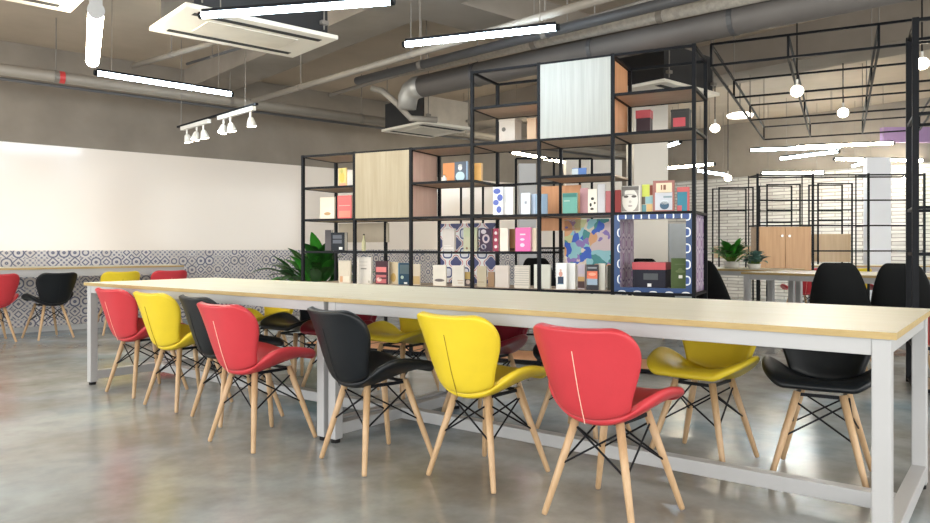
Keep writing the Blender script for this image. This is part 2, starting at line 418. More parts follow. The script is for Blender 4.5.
# ------------------------------------------------------------------ long tables
TU, TV = Vector((.793, -.609, 0)), Vector((.609, .793, 0)); TRZ = math.atan2(TU.y, TU.x)
TL, TW = 2.588, 1.09
def make_table(loc, rz, L, W, label, group, hw=.054):
    r = thing('work_table', label, 'table', loc, rz, group)
    mb = MB().span((0, 0, .728), (L, W, .75))
    top = mb.build('tabletop', [TABLETOP, TABLEEDGE], r)
    for p in top.data.polygons: p.material_index = 0 if abs(p.normal.z) > .5 else 1
    for x in (.016, L - .016 - hw):
        for y in (.016, W - .016 - hw):
            lg = MB().span((x, y, .02), (x + hw, y + hw, .728)).build('leg', WMET, r, bev=.004)
            MB().cone((x + hw / 2, y + hw / 2, 0), (x + hw / 2, y + hw / 2, .02), .024, .024, 14).build('foot_pad', RUBBER, lg)
        MB().span((x, .016 + hw, .04), (x + hw, W - .016 - hw, .10)).build('floor_crossbar', WMET, r, bev=.003)
        MB().span((x + .01, .016 + hw, .672), (x + hw - .01, W - .016 - hw, .727)).build('end_apron', WMET, r, bev=.002)
    for y in (.02, W - .02 - .03):
        MB().span((.016 + hw, y, .674), (L - .016 - hw, y + .03, .727)).build('apron', WMET, r, bev=.002)
    MB().span((.016 + hw, W / 2 - .03, .04), (L - .016 - hw, W / 2 + .03, .10)).build('stretcher', WMET, r, bev=.003)
    return r
TB = Vector((-2.80, 5.36, 0))
GT = 'long pale oak work tables'
make_table(TB, TRZ, TL + .020, TW, 'long pale oak table with white steel legs, the half further from the camera', GT)
make_table(TB + TU * (TL + .022), TRZ, TL - .022, TW, 'long pale oak table with white steel legs, the half closer to the camera', GT)

# counter along the white wall
def make_counter():
    r = thing('wall_counter', 'long narrow pale oak counter on white legs against the tiled wall', 'counter', W0, RZ)
    xa, xb, y0, y1 = -3.2, 1.86, -.93, -.25
    top = MB().span((xa, y0, .755), (xb, y1, .777)).build('countertop', [TABLETOP, TABLEEDGE], r)
    for p in top.data.polygons: p.material_index = 0 if abs(p.normal.z) > .5 else 1
    MB().span((xa, y0 + .02, .67), (xb, y0 + .05, .754)).build('apron', WMET, r)
    for x in (xa + .05, -.6, xb - .1):
        for y in (y0 + .02, y1 - .08):
            MB().span((x, y, 0), (x + .06, y + .06, .754)).build('leg', WMET, r)
    MB().span((xa, y0 + .30, .02), (xb, y0 + .36, .08)).build('floor_rail', WMET, r)
make_counter()
# ------------------------------------------------------------------ display shelf
SX, SY = Vector((.889, -.4577, 0)), Vector((.4577, .889, 0)); SRZ = math.atan2(SX.y, SX.x)
SP = Vector((1.763, 5.62, 0)) - SX * 3.822
MOD, CELL, DEP = .637, .32, .54
def slx(px, dep):
    """distance along the shelf front (local x) of what shows at photo column px, dep behind the front"""
    q = (px - 465) / F
    return (q * (SP.y + SY.y * dep) - SP.x - SY.x * dep) / (SX.x - q * SX.y)
def slz(py, x, dep):
    Y = SP.y + SX.y * x + SY.y * dep
    return CAMZ + (HZ - py) / F * Y
def kz(k): return k * CELL if k else .03
shelf = thing('display_shelf', 'tall open black steel shelf full of books and oak cabinets behind the long tables', 'shelf', SP, SRZ)
R = .028
COLTOP = {0: 6, 1: 6, 2: 6, 3: 8, 4: 8, 5: 8}
for i in range(7):
    x = i * MOD
    top = 8 if i >= 3 else 6
    for y in (0, DEP):
        MB().span((x - R / 2, y - R / 2, 0), (x + R / 2, y + R / 2, kz(top) + R / 2)).build('post', BMET, shelf)
def rail(p, q): MB().bar(p, q, R * .75, R * .75).build('rail', BMET, shelf)
def level(c, k, board=None, back=True):
    x0, x1, z = c * MOD, (c + 1) * MOD, kz(k)
    rail((x0 + R / 2, 0, z), (x1 - R / 2, 0, z))
    if back: rail((x0 + R / 2, DEP, z), (x1 - R / 2, DEP, z))
    if board:
        MB().span((x0 + .012, .012, z - .006), (x1 - .012, DEP - .012, z + .010)).build('shelf_board', board, shelf)
for c in range(6):
    level(c, 0, ORANGE)
    level(c, 2, PLANK)
    level(c, 4, PLANK if c != 0 else PLANK)
    level(c, 6, PLANK)
level(0, 5, PLANK); rail((3 * MOD, DEP, kz(5)), (4 * MOD, DEP, kz(5)))
level(2, 5, PLANK); level(4, 5, PLANK)
level(0, 3); level(1, 3); level(2, 3); level(3, 3)
for c in (3, 5): level(c, 7, PLANK)
for c in (3, 4, 5): level(c, 8)
for i in range(7):                        # side rails
    for k in (0, 2, 4, 6) + ((5,) if i < 4 else ()) + ((7, 8) if i >= 3 else ()):
        rail((i * MOD, R / 2, kz(k)), (i * MOD, DEP - R / 2, kz(k)))
def shelf_cabinet(c, k0, k1, door, side):
    x0, x1, z0, z1 = c * MOD + .016, (c + 1) * MOD - .016, kz(k0) + .012, kz(k1) - .012
    cb = MB().span((x0, .01, z0), (x0 + .018, DEP - .02, z1)).span((x1 - .018, .01, z0), (x1, DEP - .02, z1)).span((x0, DEP - .035, z0), (x1, DEP - .02, z1)).build('cabinet_box', side, shelf)
    MB().span((x0 - .004, -.012, z0 - .006), (x1 + .004, .008, z1 + .006)).build('cabinet_door', door, cb, bev=.002)
shelf_cabinet(1, 4, 6, OAKDOOR, PINKISH)
shelf_cabinet(4, 6, 8, GREYDOOR, ORANGE)
# patterned box in the last bay
NAVY, LBL, WHT = (.012, .05, .22), (.42, .58, .78), (.80, .80, .82)
BORDER = lattice('blue_and_white_border_print', [(0, (.008, .045, .16)), (.60, WHT), (.68, (.25, .38, .55)), (.74, NAVY)], .125, .125)
PURPLE = lattice('purple_lattice_print', [(0, (.50, .44, .56)), (.26, (.16, .09, .26)), (.36, (.56, .50, .60)), (.5, (.30, .16, .36)), (.58, (.58, .52, .62)), (.70, (.17, .10, .27)), (.8, (.52, .44, .56))], .18, .26)
GEO = lattice('navy_red_white_geometric_print', [(0, (.03, .04, .16)), (.34, (.75, .75, .80)), (.43, (.45, .09, .11)), (.5, (.8, .8, .82)), (.62, (.03, .05, .2)), (.72, (.72, .74, .82))], .19, .19)
x0, x1, z0, z1 = 5 * MOD + .014, 6 * MOD - .014, kz(2) + .012, kz(4) - .012
box = MB().span((x0, .0, z0), (x0 + .02, DEP, z1)).span((x1 - .02, 0, z0), (x1, DEP, z1)).span((x0, 0, z0), (x1, DEP, z0 + .02)).span((x0, 0, z1 - .02), (x1, DEP, z1)).build('patterned_box', PURPLE, shelf)
mb = MB(); e = .045
mb.span((x0, -.012, z0), (x0 + e, .0, z1)).span((x1 - e, -.012, z0), (x1, 0, z1)).span((x0 + e, -.012, z0), (x1 - e, 0, z0 + e * .8)).span((x0 + e, -.012, z1 - e * .8), (x1 - e, 0, z1))
mb.build('printed_border', BORDER, box)
# back panels
def panel(name, c0x, c1x, z0, z1, m): MB().span((c0x, DEP - .012, z0), (c1x, DEP + .006, z1)).build(name, m, shelf)
panel('patterned_back_panel', 2 * MOD + .02, 3 * MOD - .02, kz(2) + .02, kz(4) - .04, GEO)
panel('mural_back_panel', slx(565, DEP), slx(612, DEP), kz(2) + .2, kz(4) - .02, mural_mat())
panel('orange_back_panel', slx(541, DEP), slx(581, DEP), kz(4) - .12, kz(5) - .03, ORANGE)
panel('beige_back_panel', slx(339, DEP), slx(389, DEP), kz(3) + .10, kz(4) - .02, mat('beige_board', (.50, .43, .33), .6))

# ------------------------------------------------------------------ books and boxes on the shelf
PAPER = mat('paper_pages', (.78, .74, .66), .8)
BOOKG = {}
def colmat(c): return mat('print_%02d_%02d_%02d' % tuple(int(v * 99) for v in c), c, .45, 0, .05, 10) if sum(c) > .5 else dull(mat('print_%02d_%02d_%02d' % tuple(int(v * 99) for v in c), c, .5, 0, .05, 10), .15)
def book(px0, px1, py0, k, col, label, dep=.10, th=.03, marks=(), yaw=0, name='book', cat='book', group=None, lean=0):
    x0, x1 = slx(px0, dep), slx(px1, dep); xm = (x0 + x1) / 2; w = x1 - x0; z0 = kz(k) + .0125
    h = slz(py0, xm, dep) - z0
    loc = SP + SX * xm + SY * dep + Vector((0, 0, z0))
    r = thing(name, label, cat, loc, SRZ + D(yaw), group); r.rotation_euler.x = D(-lean)
    m = colmat(col)
    MB().span((-w / 2, 0, 0), (w / 2, .003, h)).span((-w / 2, th - .003, 0), (w / 2, th, h)).span((-w / 2, .003, 0), (-w / 2 + .003, th - .003, h)).build('cover', m, r)
    MB().span((-w / 2 + .003, .003, .003), (w / 2 - .004, th - .003, h - .003)).build('page_block', PAPER, r)
    for mk in marks:
        if mk[0] == 'e':
            u, v, a, b, c = mk[1:6]; lay = mk[6] if len(mk) > 6 else 1; q = MB()
            n = 20; y = -.0012 * lay
            pts = [(-w / 2 + w * (u + a * math.cos(i * 2 * PI / n)), y, h * (v + b * math.sin(i * 2 * PI / n))) for i in range(n)]
            f = q.bm.faces.new([q.bm.verts.new(Vector(p)) for p in pts])
            ex = bmesh.ops.extrude_face_region(q.bm, geom=[f]); bmesh.ops.translate(q.bm, vec=(0, .001 * lay, 0), verts=[g for g in ex['geom'] if isinstance(g, bmesh.types.BMVert)])
            q.build('cover_picture', colmat(c), r)
        else:
            u0, v0, u1, v1, c = mk[:5]; lay = mk[5] if len(mk) > 5 else 1
            MB().span((-w / 2 + w * u0, -.0012 * lay, h * v0), (-w / 2 + w * u1, 0, h * v1)).build('cover_picture', colmat(c), r)
    return r
g4, g5, g3, g2 = 'books standing on the long middle shelf', 'books on the upper shelf', 'books on the lower middle shelf', 'books on the low shelf just above the table'
# --- level 4, last bay
book(613.5, 620.5, 190, 4, (.33, .07, .07), 'narrow dark red book at the post, left of the face magazine', .06, .02, group=g4)
book(621, 640, 186, 4, (.74, .72, .68), 'magazine with a black and white face filling its cover', .09, .012, [
    (.03, .04, .93, .99, (.30, .28, .26)), ('e', .48, .46, .42, .44, (.74, .72, .67), 2), (.06, .84, .94, .98, (.16, .15, .14), 3), (.06, .62, .2, .84, (.2, .19, .18), 3), ('e', .48, .68, .30, .012, (.3, .28, .26), 3),
    ('e', .27, .60, .13, .05, (.12, .11, .10), 3), ('e', .69, .60, .13, .05, (.12, .11, .10), 3), ('e', .49, .40, .07, .05, (.52, .49, .45), 3), ('e', .49, .24, .12, .03, (.38, .31, .30), 3)], group=g4)
book(641.5, 653, 184, 4, (.45, .44, .36), 'small patchwork magazine of lime and teal squares beside the face magazine', .12, .012, [
    (.05, .55, .7, .98, (.55, .62, .08)), (.72, .6, .98, .95, (.25, .07, .05)), (.35, .3, .98, .55, (.24, .42, .46)), (.02, .28, .33, .55, (.14, .12, .10)), (.05, .02, .4, .26, (.10, .28, .32)), (.45, .02, .95, .28, (.62, .42, .18))], group=g4)
book(653, 674, 180.5, 4, (.34, .13, .11), 'tall magazine with maroon border and a street scene, leaning in the last bay', .10, .03, [
    (.10, .05, .92, .62, (.55, .57, .64)), ('e', .55, .20, .22, .13, (.07, .13, .2), 2), ('e', .55, .3, .2, .08, (.62, .68, .74), 2), (.15, .60, .90, .92, (.80, .64, .47)), (.38, .70, .44, .86, (.25, .12, .08), 2), (.5, .7, .62, .86, (.25, .12, .08), 2), (.5, .44, .9, .5, (.22, .30, .34), 2)], group=g4)
book(677, 689, 187, 4, (.55, .10, .10), 'teal book with red top and spine, standing alone at the end of the shelf', .12, .025, [(0.02, .02, .85, .80, (.01, .20, .30)), (.02, .02, .4, .24, (.52, .10, .12), 2)], group=g4)
# --- level 4, bay 1
book(535, 547, 194, 4, (.25, .36, .50), 'slim blue grey book standing at the post, in front of the orange panel', .08, .02, group=g4)
book(562.5, 577, 193, 4, (.10, .32, .27), 'teal green book in front of the orange panel', .09, .03, [(.02, .8, .98, .98, (.06, .2, .18)), (.1, .6, .5, .64, (.4, .5, .45))], group=g4)
book(580, 588, 188, 4, (.48, .25, .28), 'mauve book beside the black and cream patterned book', .16, .03, group=g4)
book(588, 597, 189, 4, (.78, .74, .66), 'cream book with black ink blots on its cover', .12, .03, [('e', .5, .6, .18, .06, (.05, .05, .05)), ('e', .3, .35, .12, .08, (.05, .05, .05)), ('e', .75, .42, .12, .05, (.1, .08, .06)), ('e', .45, .18, .2, .05, (.08, .07, .06))], group=g4)
book(597.5, 605, 184, 4, (.55, .56, .60), 'plain pale grey tall folder standing in the third bay from the end', .12, .03, group=g4, name='folder', cat='folder')
book(605.5, 611, 191, 4, (.40, .10, .11), 'brick red book squeezed against the post', .07, .03, group=g4)
# --- level 4, bays 2 and 3
book(493, 503, 187, 4, (.72, .74, .80), 'white book with royal blue floral pattern', .10, .02, [('e', .4, .85, .35, .1, (.06, .10, .40)), ('e', .7, .62, .28, .12, (.06, .10, .40)), ('e', .3, .45, .28, .1, (.08, .12, .45)), ('e', .6, .2, .25, .12, (.06, .10, .40))], group=g4)
book(503, 513, 187, 4, (.80, .80, .80), 'plain white book next to the blue floral book', .13, .03, group=g4)
book(521, 530, 193, 4, (.66, .72, .80), 'pale blue white book with a small grey badge', .12, .03, [(.4, .5, .65, .62, (.3, .33, .4))], group=g4)
book(527, 537, 194, 4, (.50, .60, .74), 'light blue book just left of the post', .16, .03, group=g4)
# --- level 4, first bay
book(320, 335, 197, 4, (.72, .67, .57), 'cream booklet with a brown flower print in the end bay', .16, .012, [('e', .5, .25, .22, .07, (.45, .28, .12)), (.95, 0, 1, 1, (.3, .26, .2))], group=g4)
book(337.5, 351.5, 195.5, 4, (.68, .12, .12), 'coral red book in the end bay beside the cream booklet', .10, .03, [(.1, .55, .9, .58, (.75, .35, .3)), (.1, .06, .9, .34, (.75, .22, .16))], group=g4)
# --- level 5
book(338.5, 346.5, 168, 5, (.70, .52, .18), 'small yellow booklet printed like a tall fruit, on the upper shelf of the end bay', .14, .012, [('e', .45, .5, .3, .28, (.62, .45, .08)), (.1, .02, .9, .2, (.72, .30, .2)), ('e', .4, .84, .18, .14, (.42, .42, .10))], group=g5)
book(443, 454.5, 163, 5, (.66, .25, .07), 'orange book beside the portrait book on the upper shelf', .24, .03, group=g5)
book(454.5, 468, 161.5, 5, (.10, .12, .16), 'dark book with a pale portrait on its cover', .12, .02, [('e', .42, .68, .15, .13, (.70, .72, .70)), ('e', .42, .25, .33, .24, (.42, .58, .66)), ('e', .42, .80, .15, .06, (.5, .5, .46), 2), (.88, .0, .97, 1, (.25, .38, .55))], group=g5)
book(473.5, 481.5, 163, 5, (.70, .38, .10), 'amber book right of the portrait book, past the tall post', .22, .03, group=g5)
def canister(px, py0, k, col, label, dep, name, cat, r=.025):
    x = slx(px, dep); z0 = kz(k) + .0105; h = slz(py0, x, dep) - z0
    t = thing(name, label, cat, SP + SX * x + SY * dep + Vector((0, 0, z0)), SRZ)
    MB().lathe([(r * .9, 0), (r, .01), (r, h * .55), (r * .45, h * .72), (r * .4, h * .92)], 16).build('body', colmat(col), t, smooth=True)
    MB().lathe([(r * .45, h * .92), (r * .45, h)], 14).build('cap', colmat((.03, .03, .03)), t)
canister(444.3, 175, 5, (.75, .73, .7), 'tiny white bottle with black cap at the edge of the upper shelf', .06, 'bottle', 'bottle', .022)
book(572, 586, 168, 5, (.08, .2, .55), 'blue and white booklet high on the shelf below the oak cabinet', .40, .02, [(.0, .0, .45, .95, (.58, .68, .76))], group=g5)
# --- level 6 boxes
def carton(px0, px1, py0, k, col, label, dep=.2, th=.16, name='storage_box', cat='box', lid=None, group=None):
    x0, x1 = slx(px0, dep), slx(px1, dep); xm = (x0 + x1) / 2; w = x1 - x0; z0 = kz(k) + .0125; h = slz(py0, xm, dep) - z0
    t = thing(name, label, cat, SP + SX * xm + SY * dep + Vector((0, 0, z0)), SRZ, group)
    hl = h * .28 if lid else 0.02
    MB().span((-w / 2, 0, 0), (w / 2, th, h - hl)).build('body', colmat(col), t, bev=.002)
    MB().span((-w / 2 - .003, -.003, h - hl), (w / 2 + .003, th + .003, h)).build('lid', colmat(lid or tuple(c * .9 for c in col)), t, bev=.002)
    return t, w, h
gb = 'boxes on the top boards of the shelf'
t, w, h = carton(499, 515, 119, 6, (.52, .47, .42), 'grey cardboard box with a dark round mark, high on the shelf', .30, .15, group=gb)
MB().cone((-w * .2, -.002, h * .62), (-w * .2, -.0005, h * .62), .02, .02, 16).build('round_mark', colmat((.12, .11, .10)), t)
carton(527, 536, 118, 6, (.55, .38, .24), 'light brown box beside the oak cabinet, high on the shelf', .30, .15, group=gb)
carton(636, 650, 110, 6, (.06, .04, .05), 'dark box with red stripe high in the last bay', .42, .1, lid=(.45, .06, .08), group=gb)
t, w, h = carton(671, 689, 109, 6, (.05, .045, .05), 'black box with red label at the top of the last bay', .40, .1, group=gb)
MB().span((-w * .38, -.002, h * .35), (w * .3, 0, h * .68)).build('red_label', colmat((.5, .05, .07)), t)
# --- level 3
book(325, 331, 230, 3, (.12, .11, .12), 'thin dark grey book behind the black book, in front of the plant', .26, .03, group=g3)
book(331, 344.5, 232.5, 3, (.02, .024, .032), 'black book with grey text block and small white sticker, in front of the plant', .14, .05, [(.14, .66, .8, .86, (.12, .13, .16)), (.14, .40, .8, .60, (.12, .13, .16)), (.60, .06, .85, .2, (.75, .75, .75))], group=g3)
canister(363.8, 234, 3, (.52, .50, .30), 'slim olive bottle alone on the lower middle shelf', .16, 'bottle', 'bottle', .02)
book(442.5, 454.5, 228.5, 3, (.50, .46, .44), 'grey beige book with faint white lines before the geometric panel', .16, .03, [(.1, .1, .9, .16, (.66, .62, .6)), (.1, .22, .7, .25, (.66, .62, .6))], group=g3)
book(463.5, 477, 227.5, 3, (.40, .40, .28), 'olive grey book with brown dots along its foot', .16, .03, [('e', .25, .12, .08, .05, (.2, .12, .08)), ('e', .55, .12, .08, .05, (.4, .1, .08)), (0, .0, 1, .05, (.55, .5, .36)), (0, .62, 1, .98, (.36, .40, .26))], group=g3)
book(480, 492, 228.5, 3, (.06, .04, .07), 'black book with white and red diamond pattern', .12, .03, [(.12, .08, .45, .3, (.05, .06, .16)), ('e', .5, .55, .3, .2, (.52, .42, .46)), ('e', .5, .55, .16, .11, (.04, .04, .1), 2), ('e', .3, .2, .22, .12, (.55, .5, .55)), ('e', .3, .2, .1, .06, (.04, .04, .1), 2), ('e', .3, .86, .22, .1, (.55, .5, .55))], group=g3)
book(493, 498.5, 228.5, 3, (.30, .05, .09), 'narrow crimson book with white rings by the diamond pattern book', .12, .03, [('e', .5, .8, .28, .07, (.7, .62, .62)), ('e', .5, .5, .28, .07, (.7, .62, .62)), ('e', .5, .2, .28, .07, (.7, .62, .62))], group=g3)
book(500, 508, 228, 3, (.76, .68, .60), 'cream white book left of the brown gap beside the pink book', .12, .03, group=g3)
book(508, 515.5, 229, 3, (.34, .17, .07), 'chestnut brown book with dark foot between cream and pink books', .2, .03, [(.1, .02, .9, .14, (.06, .03, .02))], group=g3)
book(515.5, 530.5, 227.5, 3, (.72, .12, .38), 'bright pink book with pale white emblems down its cover', .09, .03, [(.3, .68, .66, .74, (.85, .6, .72)), ('e', .46, .5, .15, .05, (.85, .55, .7)), ('e', .46, .26, .15, .08, (.85, .55, .72))], group=g3)
book(532.2, 536, 228, 3, (.74, .62, .48), 'narrow cream and tan book right of the pink book', .12, .03, group=g3)
# --- level 2
book(338.5, 350.5, 260.5, 2, (.60, .54, .44), 'beige book at the foot of the plant with an orange tag', .10, .02, [(.12, .05, .35, .3, (.55, .30, .16)), (.4, .05, .9, .3, (.70, .64, .54))], group=g2)
book(357, 371, 257, 2, (.64, .60, .55), 'pale grey book with thin title lines, in front of a grey arch', .07, .03, [(.15, .80, .75, .83, (.5, .46, .42)), (.28, .54, .68, .585, (.24, .22, .2)), (.15, .68, .7, .70, (.5, .46, .42)), (.8, .04, .92, .12, (.4, .36, .3))], group=g2)
book(375.5, 388, 261, 2, (.06, .03, .04), 'black book with salmon red panels, beside the tan card', .08, .035, [(.05, .52, .86, .74, (.62, .16, .16)), (.05, .04, .86, .40, (.45, .10, .11)), ('e', .3, .2, .2, .09, (.7, .45, .42), 2), (.3, .22, .85, .3, (.12, .04, .05), 2)], group=g2)
book(389.5, 398, 262, 2, (.66, .54, .36), 'tan card with ochre figure between red and navy books', .14, .012, [('e', .45, .3, .3, .2, (.58, .38, .12))], group=g2)
book(398.5, 411, 263, 2, (.025, .06, .10), 'navy blue book with grey green cover at the low shelf post', .08, .035, [(.1, .5, .9, .92, (.09, .13, .15)), ('e', .3, .34, .12, .08, (.35, .45, .38)), (.45, .04, .7, .12, (.7, .7, .7)), (0, 0, .05, 1, (.02, .22, .4))], group=g2)
book(412.5, 420, 264, 2, (.62, .54, .42), 'beige card with ochre foot just right of the post', .10, .012, [(.1, .04, .95, .42, (.52, .36, .16))], group=g2)
book(433, 446, 265, 2, (.66, .62, .55), 'pale card showing a dark horizontal smear, below the navy chair', .09, .015, [('e', .5, .26, .38, .07, (.14, .12, .12))], group=g2)
book(452, 464, 265.5, 2, (.60, .57, .52), 'pale grey card with small buff marks, second before the geometric panel', .09, .015, [(.45, .25, .95, .3, (.46, .36, .28)), (.5, .12, .9, .2, (.5, .42, .34))], group=g2)
book(464.5, 471.5, 272, 2, (.48, .33, .10), 'small ochre and dark booklet beside the tall post', .12, .015, [(.0, .0, 1, .5, (.12, .1, .1)), ('e', .5, .3, .3, .15, (.5, .4, .36), 2)], group=g2)
book(477, 486, 266, 2, (.56, .49, .36), 'khaki card right of the tall post', .09, .015, [(.1, .2, .8, .26, (.44, .36, .24))], group=g2)
book(488, 494, 272, 2, (.32, .19, .10), 'small brown book in front of the geometric panel', .10, .02, group=g2)
book(495, 508.5, 265.5, 2, (.56, .50, .46), 'grey pink book with plain cover, left of the striped book', .07, .03, group=g2)
book(514.5, 529, 265.5, 2, (.62, .58, .52), 'pale book with fine grey horizontal stripes', .07, .03, [(.02, v / 10 + .03, .98, v / 10 + .055, (.34, .31, .29)) for v in range(1, 10)], group=g2)
book(534, 550, 264.5, 2, (.68, .69, .63), 'off white greenish book in front of a black chair back', .09, .03, group=g2)
book(556, 566.5, 263, 2, (.80, .81, .82), 'white magazine with a small red and navy figure', .07, .02, [(.18, .2, .72, .48, (.05, .07, .12)), ('e', .45, .58, .18, .1, (.62, .30, .24)), ('e', .45, .72, .1, .05, (.6, .4, .34)), (.1, .19, .75, .21, (.1, .3, .45), 2)], group=g2)
book(567, 575, 263, 2, (.74, .75, .74), 'plain white book right of the figure magazine', .11, .03, group=g2)
book(577.5, 585, 264, 2, (.50, .42, .44), 'book with lilac, tan and dark brown bands', .13, .03, [(.05, .32, .95, .5, (.45, .28, .10)), (.05, .05, .95, .32, (.08, .05, .05)), (.1, .62, .9, .95, (.46, .40, .48))], group=g2)
book(586.5, 598, 264.5, 2, (.05, .05, .06), 'black magazine with vivid orange red picture over blue', .07, .02, [(.05, .44, .95, .74, (.72, .16, .08)), (.05, .2, .95, .44, (.30, .40, .52)), ('e', .5, .62, .32, .06, (.80, .36, .24), 2), (.1, .84, .9, .9, (.25, .27, .3))], group=g2)
book(598.5, 605, 263.5, 2, (.68, .67, .60), 'cream white book right of the orange red magazine', .10, .03, group=g2)
book(607.5, 611.5, 265, 2, (.05, .05, .04), 'thin black book wedged beside the blue bordered box', .12, .02, group=g2)
# --- in the patterned box
def box_z(): return kz(2) + .034
for (px0, px1, py0, col, lid, lab, lcol) in ((632.5, 665.5, 265, (.022, .022, .035), (.50, .06, .075), 'black box with red lid inside the blue bordered compartment', None),):
    t, w, h = carton(px0, px1, py0, 2, col, lab, .10, .22, lid=lid)
    t.location.z = box_z()
    MB().span((-w * .16, -.005, h * .34), (w * .28, 0, h * .58)).build('grey_label', colmat((.09, .10, .11)), t)
    MB().span((-.01, -.005, h * .08), (.02, 0, h * .2)).build('white_sticker', colmat((.8, .8, .8)), t)
b_ = book(671, 689.5, 261, 2, (.08, .12, .045), 'dark green book with tree emblem and white sticker inside the bordered compartment', .10, .03, [('e', .5, .58, .26, .05, (.15, .2, .09)), ('e', .5, .64, .12, .05, (.15, .2, .09)), (.42, .36, .62, .46, (.75, .76, .7)), (.2, .8, .8, .82, (.14, .18, .09))])
b_.location.z = box_z()

# slim frame standing behind the middle of the shelf, and a low pale blue screen
lo_ = at(455, 247, 8.0); lo_.z = 0; fb = thing('steel_frame', 'slim black steel frame standing behind the middle bays of the tall shelf', 'frame', lo_, 0)
for px in (461, 483, 516, 554, 580, 592):
    x = (px - 455) / F * 8.0; MB().span((x - .012, 0, 0), (x + .012, .02, 1.98 if px > 500 else 1.68)).build('upright', BMET, fb)
for z, xa_, xb_ in ((.998, 516, 592), (1.68, 461, 516), (1.98, 516, 592), (.05, 461, 592), (1.36, 461, 516)):
    MB().span(((xa_ - 455) / F * 8, .002, z - .01), ((xb_ - 455) / F * 8, .018, z + .01)).build('crossbar', BMET, fb)
a_ = at(669, 247, 10.3); sc_ = thing('screen_partition', 'low pale blue screen seen through the blue bordered compartment', 'screen', (a_.x, 10.3, 0))
MB().span((0, 0, .06), (.36, .05, 1.34)).build('panel', mat('pale_blue_felt', (.50, .55, .60), .8), sc_)
for x in (.03, .29): MB().span((x, -.1, 0), (x + .04, .15, .06)).build('foot', WMET, sc_)

# ------------------------------------------------------------------ plant behind the shelf
def leaf(mb, base, ang, elev, ln, wd, droop):
    n = 7; rows = []
    d = Vector((math.cos(ang), math.sin(ang), 0)); s = Vector((-math.sin(ang), math.cos(ang), 0))
    p = Vector(base); e = elev
    for i in range(n + 1):
        t = i / n; w = wd * math.sin(PI * min(1, t * .93 + .05)) ** .8 * (1 - .25 * t)
        nrm = Vector((0, 0, 1)) * math.cos(e) - d * math.sin(e)
        rows.append([mb.bm.verts.new(p - s * w + nrm * w * .25), mb.bm.verts.new(p), mb.bm.verts.new(p + s * w + nrm * w * .25)])
        p = p + (d * math.cos(e) + Vector((0, 0, 1)) * math.sin(e)) * ln / n; e -= droop / n
    for A, B in zip(rows, rows[1:]):
        for j in range(2): mb.bm.faces.new((A[j], A[j + 1], B[j + 1], B[j]))
LEAF1 = mat('deep_green_leaf', (.02, .10, .015), .35, 0, .35, 9); LEAF2 = mat('bright_green_leaf', (.04, .24, .025), .35, 0, .25, 9)
LEAF3 = mat('blue_green_leaf', (.10, .20, .17), .4, 0, .3, 9); STEM = mat('green_stem', (.12, .2, .04), .5)
def plant(name, label, loc, pot_r, pot_h, n, ln, wd, mats, seed, cat='plant', potcol=(.62, .6, .57), stem=.35):
    rd = random.Random(seed); t = thing(name, label, cat, loc)
    MB().lathe([(pot_r * .75, 0), (pot_r, pot_h), (pot_r * .9, pot_h), (pot_r * .85, pot_h - .03), (.01, pot_h - .03)], 24).build('pot', colmat(potcol), t, smooth=True)
    st = MB(); bunch = [MB() for _ in mats]
    for i in range(n):
        a = i * 2.39996 + rd.uniform(-.3, .3); el = rd.uniform(.6, 1.45); sl = stem * rd.uniform(.5, 1.15)
        b0 = Vector((rd.uniform(-.3, .3) * pot_r, rd.uniform(-.3, .3) * pot_r, pot_h - .03)); dr = Vector((math.cos(a) * math.cos(el), math.sin(a) * math.cos(el), math.sin(el)))
        tip = b0 + dr * sl; st.tube([b0, b0.lerp(tip, .5), tip], .006, 6)
        leaf(bunch[i % len(mats)], tip, a, el - .1, ln * rd.uniform(.8, 1.15), wd * rd.uniform(.8, 1.2), rd.uniform(.5, 1.5))
    st.build('stem', STEM, t)
    for b, m in zip(bunch, mats): b.build('leaves', m, t, smooth=True)
    return t
pp = at(316, 250, 8.75)
plant('potted_plant', 'large leafy green potted plant behind the low end of the shelf', (pp.x, pp.y, 0),   .17, .34, 80, .46, .07, (LEAF1, LEAF1, LEAF2), 3, stem=.42)
# ------------------------------------------------------------------ things hung from the ceiling
def rod(mb, p): mb.cone((p[0], p[1], p[2]), (p[0], p[1], HC), .006, .006, 6)
def tube_light(p, q, m, label, r=.023, group='tube lights hanging from the ceiling'):
    p, q = Vector(p), Vector(q); d = q - p
    t = thing('ceiling_tube_light', label, 'light', (p + q) / 2, math.atan2(d.y, d.x), group); h = d.length / 2
    zz = (p.z - q.z) / 2
    MB().tube([(-h, 0, 0), (h, 0, 0)], r, 12).build('lamp_tube', m, t, smooth=True)
    MB().span((-h, -r * .8, r * .8), (h, r * .8, r * 1.7)).build('housing', BMET if r < .04 else WMET, t)
    for s in (-1, 1):
        MB().tube([(s * (h + .025), 0, 0), (s * h, 0, 0)], r * 1.1, 12).build('end_cap', BMET if r < .04 else WMET, t)
        MB().cone((s * h * .8, 0, r * 1.6), (s * h * .8, 0, HC - t.location.z), .004, .004, 6).build('suspension_wire', GREYPIPE, t)
def tl(x0, y0, x1, y1, z, m, label, **k): tube_light(atz(x0, y0, z), atz(x1, y1, z), m, label, **k)
tl(202.7, 15.3, 390.8, 1.5, 2.6, COOL, 'cool white tube light crossing in front of the large ceiling air conditioner')
tl(406, 44.4, 556, 27.5, 2.6, COOL, 'cool white tube light hanging in front of the big dark duct')
tl(97, 73, 230.5, 94, 2.6, COOL, 'cool white tube light running along the concrete band above the spot track')
tl(96, 11, 92.5, 61, 2.6, WARM, 'warm white tube light seen end on, near the ceiling corner', r=.05)
tl(511, 152, 563, 162, 2.45, WARM, 'warm tube light glimpsed through the shelf under the grey boxes')
